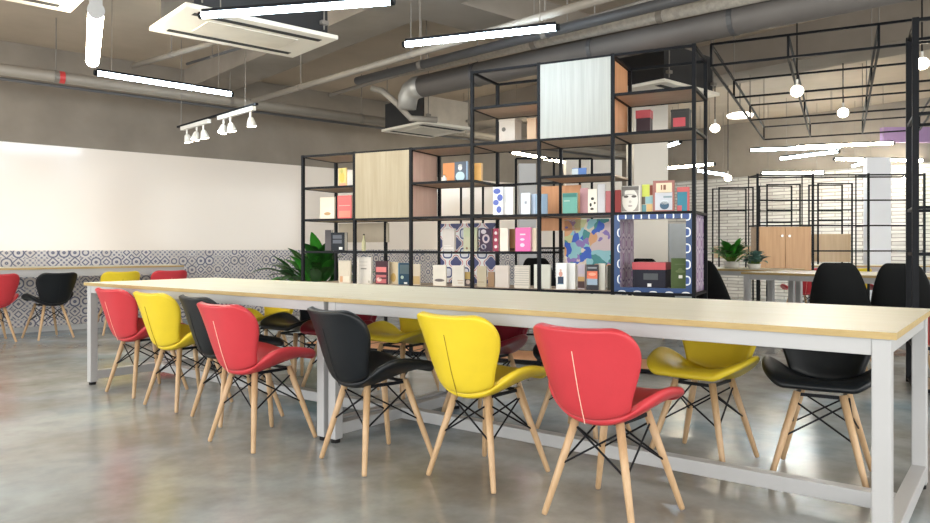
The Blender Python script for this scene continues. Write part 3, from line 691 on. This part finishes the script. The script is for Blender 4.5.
tl(751, 150, 840, 147, 2.6, COOL, 'bluish tube light in the far room, end to end with a warm one')
tl(797, 147, 893, 143, 2.6, WARM, 'long warm tube light in the far room below the spot lamp')
tl(781, 158.5, 838, 151.5, 2.5, COOL, 'short cool tube light slanting under the long warm one')
tl(835, 159, 922, 160.5, 2.45, WARM, 'warm tube light close to the black post on the far side')
tl(853, 166, 873, 160.5, 2.4, COOL, 'very short cool tube light crossing the warm one by the post')
tl(762, 173, 823, 172.5, 2.3, WARM, 'warm tube light just above the black far shelf frame')
tl(872, 183, 906, 177, 2.2, WARM, 'thin warm tube light in front of the white stone wall')
tl(668, 168, 714, 164, 2.42, WARM, 'warm tube light seen past the white column beside the shelf')
tl(697, 170.5, 726, 175, 2.35, COOL, 'cool tube light below the shelf side rail near a spot lamp')
tl(663, 147.5, 680, 142, 2.5, COOL, 'small cool tube light seen through the shelf under the black box')

def cassette(corner, LA, LB, z, label, hbody, body, slots=True):
    """corner: the corner nearest along -A and -B"""
    t = thing('ceiling_air_conditioner', label, 'air conditioner', corner, RZ, 'cassette air conditioners')
    # local x along A, local y along RY (towards the wall)
    pn = MB().span((0, 0, 0), (LA, LB, .035)).build('panel', ACW, t, bev=.006)
    for y in (LB * .12, LB * .8):
        MB().span((LA * .08, y, -.003), (LA * .92, y + LB * .08, .004)).build('air_slot', DARKBODY, pn)
    MB().span((LA * .2, LB * .28, -.006), (LA * .8, LB * .72, .004)).build('intake_grille', mat('pale_grille', (.7, .66, .58), .5), pn, bev=.002)
    MB().span((LA * .06, LB * .06, .035), (LA * .94, LB * .94, .035 + hbody)).build('casing', body, t)
    for x in (.1, .9):
        for y in (.02, .98):
            MB().cone((LA * x, LB * y, .06), (LA * x, LB * y, HC - z), .006, .006, 6).build('hanger_rod', GREYPIPE, t)
            MB().span((LA * x - .03, LB * y - .02, .10), (LA * x + .03, LB * y + .02, .13)).build('bracket', GREYPIPE, t)
    return t
def cs(x, y, z, LA, LB, label, h=.27, body=DARKBODY):
    p = atz(x, y, z); cassette(p, LA, LB, z, label, h, body)
p = atz(293, 58, 2.7); p = p - RA * 1.24                      # far right corner of the front long edge
# the front long edge runs along A; the far short edge goes back towards the room (-RY)
cassette(p - RY * .77, 1.24, .77, 2.7, 'large cream ceiling air conditioner panel above the spot track', .3, DARKBODY)
p = atz(70.4, 13, 2.7); cassette(p - RA * 1.24 - RY * .77, 1.24, .77, 2.7, 'cream ceiling air conditioner cut off by the top corner of the picture', .3, DARKBODY)
p = atz(430, 138, 2.6); cassette(p - RA * .86 - RY * .96, .86, .96, 2.6, 'boxy ceiling air conditioner with exposed casing at the end of the big duct', .34, ACBODY)
dk = [o for o in C.objects if o.name.startswith('ceiling_air_conditioner')][-1]
MB().span((.86 * .03, .96 * .06, .035), (.86 * .058, .96 * .94, .375)).build('dark_side_sheet', DARKBODY, dk)  # black sheet laid over one side of the casing
p = atz(720, 96, 2.65); cassette(p - RA * 1.05 - RY * .3 + RY * .3 , 1.05, .85, 2.65, 'ceiling air conditioner with black casing behind the top of the last bay', .38, DARKBODY)

def pipe(pts, r, m, label, name='ceiling_pipe', cat='pipe', bands=(), seg=14):
    pts = [Vector(p) for p in pts]
    t = thing(name, label, cat, pts[0])
    o = pts[0]; q = [p - o for p in pts]
    MB().tube(q, r, seg).build('run', m, t, smooth=True)
    L_ = len(q)
    for f in bands:
        a = q[0].lerp(q[-1], f); dr = (q[-1] - q[0]).normalized() * .025
        cl = MB().tube([a - dr, a + dr], r * 1.12, seg).build('clamp', GREYPIPE, t)
        MB().cone((a.x, a.y, a.z + r), (a.x, a.y, HC - o.z), .006, .006, 6).build('hanger_rod', GREYPIPE, cl)
    return t
b = atz(0, 69, 2.86)
wp = pipe([b - RA * 2, b + RA * 12], .062, PIPE, 'thick grey pipe running below the ceiling along the concrete band', bands=(.18, .32, .46, .6, .75))
o = MB().tube([RA * (2 + .52), RA * (2 + .60)], .066, 14).build('red_band', mat('red_marking_tape', (.6, .05, .05), .5), wp)
a = b + RA * -2 + RY * .25 + Vector((0, 0, -.05)); pipe([a, a + RA * 14], .018, CONDUIT, 'thin dark conduit on the concrete band below the thick pipe')
pipe([atz(253, 101, 2.75), atz(400, 58, 2.75), atz(640, -12, 2.75)], .032, PIPE, 'slim grey pipe crossing the ceiling from the spot track', bands=(.2, .55))
a = atz(357, 81, 2.8); bb = atz(634, 11, 2.8); pipe([a, bb, bb + (bb - a) * .5], .042, CONDUIT, 'dark cable tray pipe running above the big duct', bands=(.2, .5, .8))
a = atz(330, 95, 2.95); bb = atz(640, 3, 2.95); pipe([a, bb, bb + (bb - a) * .4], .022, GREYPIPE, 'thin conduit between the slim pipe and the dark tray', bands=(.3, .6))
a = atz(400, 72, 2.86); bb = atz(700, 8, 2.86); pipe([a, bb, bb + (bb - a) * .5], .05, mat('corrugated_hose', (.40, .37, .33), .6, 0, .2, 30), 'pale corrugated hose just above the big duct', bands=(.35, .6))
a = atz(115, 75, 3.3); pipe([atz(133, 66, 3.1), atz(215, 42, 3.1)], .03, PIPE, 'short grey pipe branching behind the large air conditioner', bands=(.5,))
pipe([atz(187, 64, 3.2), atz(240, 48, 3.2)], .016, CONDUIT, 'thin dark branch pipe beside the short grey pipe', bands=(.5,))
# big duct
d0, d1 = at(405, 90, 8.18), at(690, 29, 5.9); d0.z = d1.z = 2.77; d0 = d0.lerp(d1, .085); e = d1 + (d1 - d0) * 1.15
dt = thing('ceiling_duct', 'big dark grey round duct running above the tall shelf', 'duct', d0)
MB().tube([(0, 0, 0), e - d0], .118, 24).build('duct_run', DUCT, dt, smooth=True)
for f in (.12, .33, .52, .7):
    a = (e - d0) * f; n_ = (e - d0).normalized() * .02
    cl = MB().tube([a - n_, a + n_], .123, 24).build('duct_clamp', CONDUIT, dt)
    MB().cone((a.x, a.y, .11), (a.x, a.y, HC - 2.77), .007, .007, 6).build('hanger_rod', GREYPIPE, cl)
u = (d0 - e).normalized()
pts = [Vector((0, 0, 0)), u * .10, u * .19 + Vector((0, 0, -.03)), u * .24 + Vector((0, 0, -.10)), u * .25 + Vector((0, 0, -.22))]
MB().tube(pts, [.118, .122, .118, .112, .10], 20).build('elbow', mat('silver_foil_wrap', (.36, .35, .33), .4, .3), dt, smooth=True)
a = atz(372, 88, 2.85); q = [a, a + Vector((.12, -.05, -.04)), a + Vector((.3, -.1, -.2)), a + Vector((.45, -.05, -.36)), a + Vector((.75, .05, -.36))]
pipe(q, .035, mat('insulated_hose', (.34, .31, .27), .7), 'curved insulated hose entering the boxy air conditioner')

# spot track over the white wall
ta, tb = atz(178, 128, 2.45), atz(257, 105, 2.45)
tr = thing('spotlight_track', 'black ceiling track carrying small white spotlights before the concrete band', 'light track', ta, math.atan2((tb - ta).y, (tb - ta).x))
Lk = (tb - ta).length
MB().span((0, -.015, 0), (Lk, .015, .022)).build('track', BMET, tr)
for x in (.1, Lk - .25):
    MB().cone((x, 0, .02), (x, 0, HC - 2.45), .005, .005, 6).build('suspension_rod', GREYPIPE, tr)
SPW = mat('white_spot_housing', (.78, .76, .72), .4)
for i, (f0, f1) in enumerate(((.06, .44), (.56, .97))):
    MB().span((Lk * f0, -.02, -.045), (Lk * f1, .02, -.002)).build('adapter_box', SPW, tr)
def spot(p, rz, tilt, label, m, sc=1., cat='spotlight', group=None, hang=None):
    t = thing('track_spotlight', label, cat, p, rz, group)
    MB().cone((0, 0, 0), (0, 0, -.07 * sc), .012 * sc, .012 * sc, 10).build('stem', SPW, t)
    rot = Matrix.Rotation(tilt, 4, 'X'); off = Matrix.Translation((0, 0, -.07 * sc))
    mb = MB().lathe([(.02 * sc, 0), (.032 * sc, -.01 * sc), (.045 * sc, -.05 * sc), (.062 * sc, -.11 * sc), (.060 * sc, -.112 * sc), (.03 * sc, -.06 * sc)], 18); mb.bm.transform(off @ rot)
    mb.build('shade', SPW, t, smooth=True)
    mb = MB().lathe([(.02 * sc, -.07 * sc), (.052 * sc, -.098 * sc), (.054 * sc, -.112 * sc), (.05 * sc, -.117 * sc)], 18); mb.bm.transform(off @ rot)
    mb.build('lamp', m, t, smooth=True)
    if hang:
        MB().cone((0, 0, 0), (0, 0, hang), .006, .006, 8).build('drop_rod', BMET, t)
    return t
for f, ttl in ((.13, .25), (.27, -.2), (.36, .2), (.62, -.2), (.70, .2), (.93, .15)):
    n_ = {.13: 'first from the free end of the black track', .27: 'second from the free end of the black track', .36: 'third from the free end of the black track', .62: 'fourth along the black track, past its gap', .70: 'fifth along the black track, leaning on the fourth', .93: 'last on the black track, below the pipe joint'}[f]
    spot(ta.lerp(tb, f) - Vector((0, 0, .047)), tr.rotation_euler.z, ttl, 'small white spotlight, ' + n_, SOFTSPOT, .85, group='spotlights on the black track')

# suspended black frame over the passage
fr = thing('suspended_ceiling_frame', 'long black steel frame hung from the ceiling over the passage beside the tall shelf', 'frame', Vector((2.09, 6.2, 0)), SRZ)
za, zb = 2.55, 2.73; bt = .018
xs = (0, .60, 1.24, 1.9); ys = (0, 1.5, 3.0, 4.8)
for y in ys:
    for z in (za, zb): MB().bar((0, y, z), (1.9, y, z), bt, bt).build('cross_rail', BMET, fr)
    for x in xs: MB().bar((x, y, za), (x, y, zb), bt, bt).build('upright', BMET, fr)
for x in xs:
    for z in (za, zb): MB().bar((x, 0, z), (x, 4.8, z), bt, bt).build('long_rail', BMET, fr)
for y in ys:
    for x in (.0, 1.24): MB().cone((x, y, zb), (x, y, HC), .006, .006, 6).build('hanger_rod', GREYPIPE, fr)
GS = 'dazzling spot lamps in the passage'
for px, py, z, sc, lab in ((797, 97, 2.3, .9, 'dazzling spot lamp below the middle bar of the hung black frame'), (843, 116, 2.5, 1.0, 'dazzling spot lamp over the far room, below the hung frame rails'),
                       (922, 70, 2.45, .9, 'dazzling spot lamp beside the tall black post at the picture edge'), (715, 131, 2.5, 1.0, 'dazzling spot lamp just past the corner of the tall shelf'),
                       (728, 181, 2.0, .9, 'lower dazzling spot lamp in front of the white stone wall')):
    p = atz(px, py, z); p.z += .15
    spot(p, math.atan2(-p.x, p.y) + 0, -1.0, lab, HOT, sc, group=GS, hang=HC - p.z)
t = atz(740, 117, 2.75); dl = thing('ceiling_downlight', 'round white ceiling disc near the dazzling spot at the shelf corner', 'light', t)
MB().lathe([(.16, 0), (.17, .03), (.12, .05)], 24).build('disc', glow('soft_disc', (1, .92, .8), 2.5), dl, smooth=True); MB().cone((0, 0, .05), (0, 0, HC - t.z), .01, .01, 8).build('rod', GREYPIPE, dl)

# ------------------------------------------------------------------ tall black shelf cut by the right picture edge
s2 = thing('tall_steel_rack', 'tall black steel rack at the picture edge, beyond the end of the table', 'shelf', at(915.5, 247, 5.0) * 1, SRZ); s2.location.z = 0
for i in range(3):
    for y in (0, .54):
        MB().span((i * MOD - .02, y - .016, 0), (i * MOD + .02, y + .016, 2.58)).build('post', BMET, s2)
for k in (0, 1, 3, 4, 6, 8):
    for y in (0, .54): MB().bar((0.02, y, kz(k)), (2 * MOD, y, kz(k)), .022, .022).build('rail', BMET, s2)
    for i in range(3): MB().bar((i * MOD, .016, kz(k)), (i * MOD, .524, kz(k)), .022, .022).build('rail', BMET, s2)
for k in (0, 1):
    for i in range(2): MB().span((i * MOD + .025, .02, kz(k) - .006), ((i + 1) * MOD - .025, .52, kz(k) + .012)).build('shelf_board', PLANK, s2)
for i, (c, w_, h_) in enumerate((((.30, .05, .05), .03, .22), ((.25, .1, .1), .025, .2), ((.08, .06, .06), .035, .24), ((.35, .12, .08), .03, .21))):
    t = thing('book', ['dark red book first on the low board of the rack at the picture edge', 'maroon book second on the low board of the rack', 'black book third on the low board of the rack', 'rust red book fourth on the low board of the rack'][i], 'book', s2.location + SX * (.06 + .045 * i) + SY * .1 + Vector((0, 0, kz(1) + .0135)), SRZ, 'books on the rack at the picture edge')
    MB().span((0, 0, 0), (.003, .16, h_)).span((w_ - .003, 0, 0), (w_, .16, h_)).span((.003, 0, 0), (w_ - .003, .003, h_)).build('cover', colmat(c), t); MB().span((.003, .003, .003), (w_ - .003, .157, h_ - .003)).build('page_block', PAPER, t)

# ------------------------------------------------------------------ far room
s3 = at(757.5, 247, 9.25); s3.z = 0
f3 = thing('far_shelf', 'open black steel shelf with warm oak double door cabinet in the far room', 'shelf', s3, D(-2))
for i in range(4):
    for y in (0, .3): MB().span((i * .69 - .013, y - .008, 0), (i * .69 + (.013 if y == 0 else -.003), y + .008, 6 * CELL + .02)).build('post', BMET, f3)
for i in range(3):
    for k in (0, 2, 3, 4, 5, 6):
        if i == 0 and k == 3: continue
        for y in ((0, .3) if k in (0, 6) else (0,)): MB().bar((i * .69 + .014, y, kz(k)), ((i + 1) * .69 - .014, y, kz(k)), .016, .018).build('rail', BMET, f3)
for i in range(4):
    for k in (0, 2, 4, 6): MB().bar((i * .69, .014, kz(k)), (i * .69, .286, kz(k)), .02, .02).build('rail', BMET, f3)
cb = MB().span((.02, .02, kz(2) + .012), (.67, .29, kz(4) - .012)).build('cabinet_box', PLANK, f3)
for x0_, x1_, kx in ((.022, .344, .30), (.348, .668, .39)):
    dr = MB().span((x0_, -.004, kz(2) + .014), (x1_, .019, kz(4) - .014)).build('cabinet_door', WARMOAK, cb, bev=.002)
    MB().cone((kx, -.03, kz(4) - .13), (kx, -.004, kz(4) - .13), .016, .011, 14).build('knob', mat('brushed_nickel', (.5, .48, .45), .3, .9), dr)

def stone_frame(px0, px1, py0, py1, d, label, levels, rz=0., panel=None, n=2):
    a, c = at(px0, py0, d), at(px1, py1, d); w = (c.x - a.x); zt, zl = a.z, c.z
    t = thing('wall_shelf', label, 'shelf', (a.x, d, 0), rz, 'black shelf frames before the stone wall')
    for i in range(n + 1):
        for y in (0, .3): MB().span((w * i / n - .01, y - .01, 0), (w * i / n + .01, y + .01, zt)).build('post', BMET, t)
    for py in levels + [py0 + .6]:
        z = CAMZ + (HZ - py) / F * d
        for y in (0, .3): MB().bar((0, y, z), (w, y, z), .018, .018).build('rail', BMET, t)
    if panel:
        z0 = CAMZ + (HZ - panel[1]) / F * d; z1 = CAMZ + (HZ - panel[0]) / F * d
        MB().span((.02, .0, z0), (w - .02, .29, z1)).build('cabinet', panel[2], t)
OAKS = wood('light_oak_panel', (.56, .40, .25), (.66, .50, .33), (9, 9, .5), .5, 3)
stone_frame(719, 753, 187, 250, 11.8, 'open black frame before the stone wall, left of the oak double cabinet', [210], n=1, panel=(246, 258, OAKS))
stone_frame(767, 800, 184, 250, 11.6, 'open black frame before the stone wall, seen above the oak double cabinet', [210, 222], n=1)
stone_frame(818, 852, 183, 262, 11.4, 'black frame with light oak panel before the stone wall, right of the double cabinet', [210, 220], n=1, panel=(234, 262, OAKS))

# tables and shell chairs in the far room
BZ = math.atan2(-RY.y, -RY.x)
G4 = 'work tables of the far room'
t1 = at(741, 272, 7.6); t1.z = 0
make_table(t1, BZ, 2.3, 1.1, 'pale oak table with white legs beyond the long table, black shell chairs before it', G4, .06)
t2 = t1 - RA * .1 + RY * .55 + RA * 1.0; 
make_table(at(722, 268, 9.2).xy.to_3d() + Vector((-.75, .1, 0)), BZ, 1.47, .8, 'pale oak table left of the far table, carrying green plants', G4, .06)
t4 = at(812, 263, 10.2); t4.z = 0
make_table(Vector((4.85, 10.3, 0)), D(-4), 1.9, .6, 'pale oak table deepest in the far room, red and yellow chairs before it', G4, .06)
def make_shell_chair():
    r = thing('shell_chair', 'x', 'chair', (0, 0, 0))
    prof = [(.21, .42, .19, .0), (.17, .445, .21, .012), (.08, .43, .225, .04), (-.03, .42, .23, .07), (-.12, .425, .232, .09), (-.18, .47, .232, .09), (-.205, .55, .225, .08), (-.225, .64, .205, .06), (-.24, .73, .175, .04), (-.25, .80, .140, .02), (-.252, .825, .10, .01)]
    bm = bmesh.new(); rows = []
    for i, (y, z, w, k) in enumerate(prof):
        a, b2 = prof[max(i - 1, 0)], prof[min(i + 1, len(prof) - 1)]
        tan = Vector((0, b2[0] - a[0], b2[1] - a[1])).normalized(); nrm = Vector((0, tan.z, -tan.y))
        z = z if z < .48 else .47 + (z - .47) * 1.17
        rows.append([bm.verts.new(Vector((w * tt, y, z)) + nrm * k * abs(tt) ** 2.4) for tt in [-1 + .2 * j for j in range(11)]])
    for A, B in zip(rows, rows[1:]):
        for j in range(10): bm.faces.new((A[j], A[j + 1], B[j + 1], B[j]))
    q = MB(); q.bm.free(); q.bm = bm
    o = q.build('shell', SHELLBLK, r, smooth=True)
    md = o.modifiers.new('solid', 'SOLIDIFY'); md.thickness = .016; md.offset = 0
    md = o.modifiers.new('sub', 'SUBSURF'); md.levels = 1; md.render_levels = 1
    for sx in (-1, 1):
        for sy in (-1, 1):
            MB().tube([(sx * .21, sy * .20, .006), (sx * .12, sy * .11, .41)], [.010, .016], 10).build('leg', BEECH, r, smooth=True)
    for s in (-1, 1):
        MB().tube([(s * .13, -.12, .36), (s * .18, .17, .18)], .004, 6).build('brace_rod', BMET, r)
        MB().tube([(s * .13, .12, .36), (s * .18, -.17, .18)], .004, 6).build('brace_rod', BMET, r)
    return r
sc0 = make_shell_chair(); first = True
G5 = 'black shell chairs in the far room'
for px, d, rz, lab in ((842, 6.05, -36, 'black shell chair with rounded back, centred behind the near table top'), (905, 5.85, -38, 'black shell chair partly behind the tall rack post'),
                       (720, 7.0, -62, 'black shell chair beside the end of the tall shelf, turned sideways'), (652, 8.2, -36, 'black shell chair seen through the blue bordered box'),
                       (541, 8.6, -20, 'black shell chair seen through the low shelf behind the off white book'), (437, 8.4, 60, 'dark shell chair seen through the shelf in front of the tiled wall')):
    p = at(px, 247, d); 
    if first: first = False; sc0.location = (p.x, p.y, 0); sc0.rotation_euler = (0, 0, D(rz)); sc0['label'] = lab; sc0['group'] = G5
    else: dup(sc0, (p.x, p.y, 0), D(rz), lab, G5)
G6 = 'butterfly chairs in the far room'
for c, px, d, rz, lab in (('red', 800, 9.95, -6, 'red butterfly chair in the far room, legs seen under the far table'), ('yellow', 848, 9.95, -4, 'yellow butterfly chair in the far room peeking over a black shell chair'),
                          ('red', 887, 9.95, -4, 'red butterfly chair in the far room beside the pale column'), ('black', 906, 8.6, -42, 'black butterfly chair in the far room beside the rack post')):
    p = at(px, 247, d); chair(c, p.x, p.y, D(rz), lab, G6)
pp = at(733, 262, 9.0)
plant('potted_plant', 'bright green bushy plant on the far table left of the oak double cabinet', (pp.x - .02, pp.y, .752), .10, .08, 70, .20, .04, (LEAF2, LEAF2, LEAF1), 8, stem=.15)
pp = at(754, 264, 8.6)
plant('potted_plant', 'blue green succulent on the far table beside the bright green plant', (pp.x, pp.y, .752), .08, .06, 44, .12, .04, (LEAF3,), 9, stem=.1)

# ------------------------------------------------------------------ light
w = bpy.data.worlds.new('sky'); SC.world = w; w.use_nodes = True; nt = w.node_tree; L = nt.links
bg = nt.nodes['Background']
tc = nt.nodes.new('ShaderNodeTexCoord')
nz = nt.nodes.new('ShaderNodeTexNoise'); nz.inputs['Scale'].default_value = 13; nz.inputs['Detail'].default_value = 7; nz.inputs['Roughness'].default_value = .65
L.new(tc.outputs['Generated'], nz.inputs['Vector'])
r = ramp(nt, [(.44, (.30, .31, .28)), (.60, (1.0, .98, .96))]); L.new(nz.outputs['Fac'], r.inputs['Fac'])
L.new(r.outputs['Color'], bg.inputs['Color']); bg.inputs['Strength'].default_value = 5.0

# sampling portals in the two glazed sides (they give no light of their own)
def portal(c, rot_z, sx, sz):
    ld = bpy.data.lights.new('sky_portal', 'AREA'); ld.shape = 'RECTANGLE'; ld.size = sx; ld.size_y = sz; ld.cycles.is_portal = True
    o = bpy.data.objects.new('sky_portal', ld); C.objects.link(o); o.location = c; o.rotation_euler = (PI / 2, 0, rot_z + PI)
portal(room((T0 + T1) / 2, Y1 - .2, 1.85), RZ + PI, T1 - T0, 2.7)      # faces +RY
portal(room(T0 - .18, Y1 / 2, 1.68), RZ + PI / 2, -Y1, 3.05)            # faces +RA
for m_ in (HOT, SOFTSPOT): m_.cycles.emission_sampling = 'NONE'
SC.view_settings.view_transform = 'Standard'; SC.view_settings.look = 'None'
SC.view_settings.gamma = 1; SC.view_settings.use_curve_mapping = False
SC.view_settings.exposure = 1.0
try:
    SC.cycles.use_denoising = True; SC.cycles.max_bounces = 8; SC.cycles.diffuse_bounces = 5; SC.cycles.sample_clamp_indirect = 4; SC.cycles.caustics_reflective = False
except Exception: pass
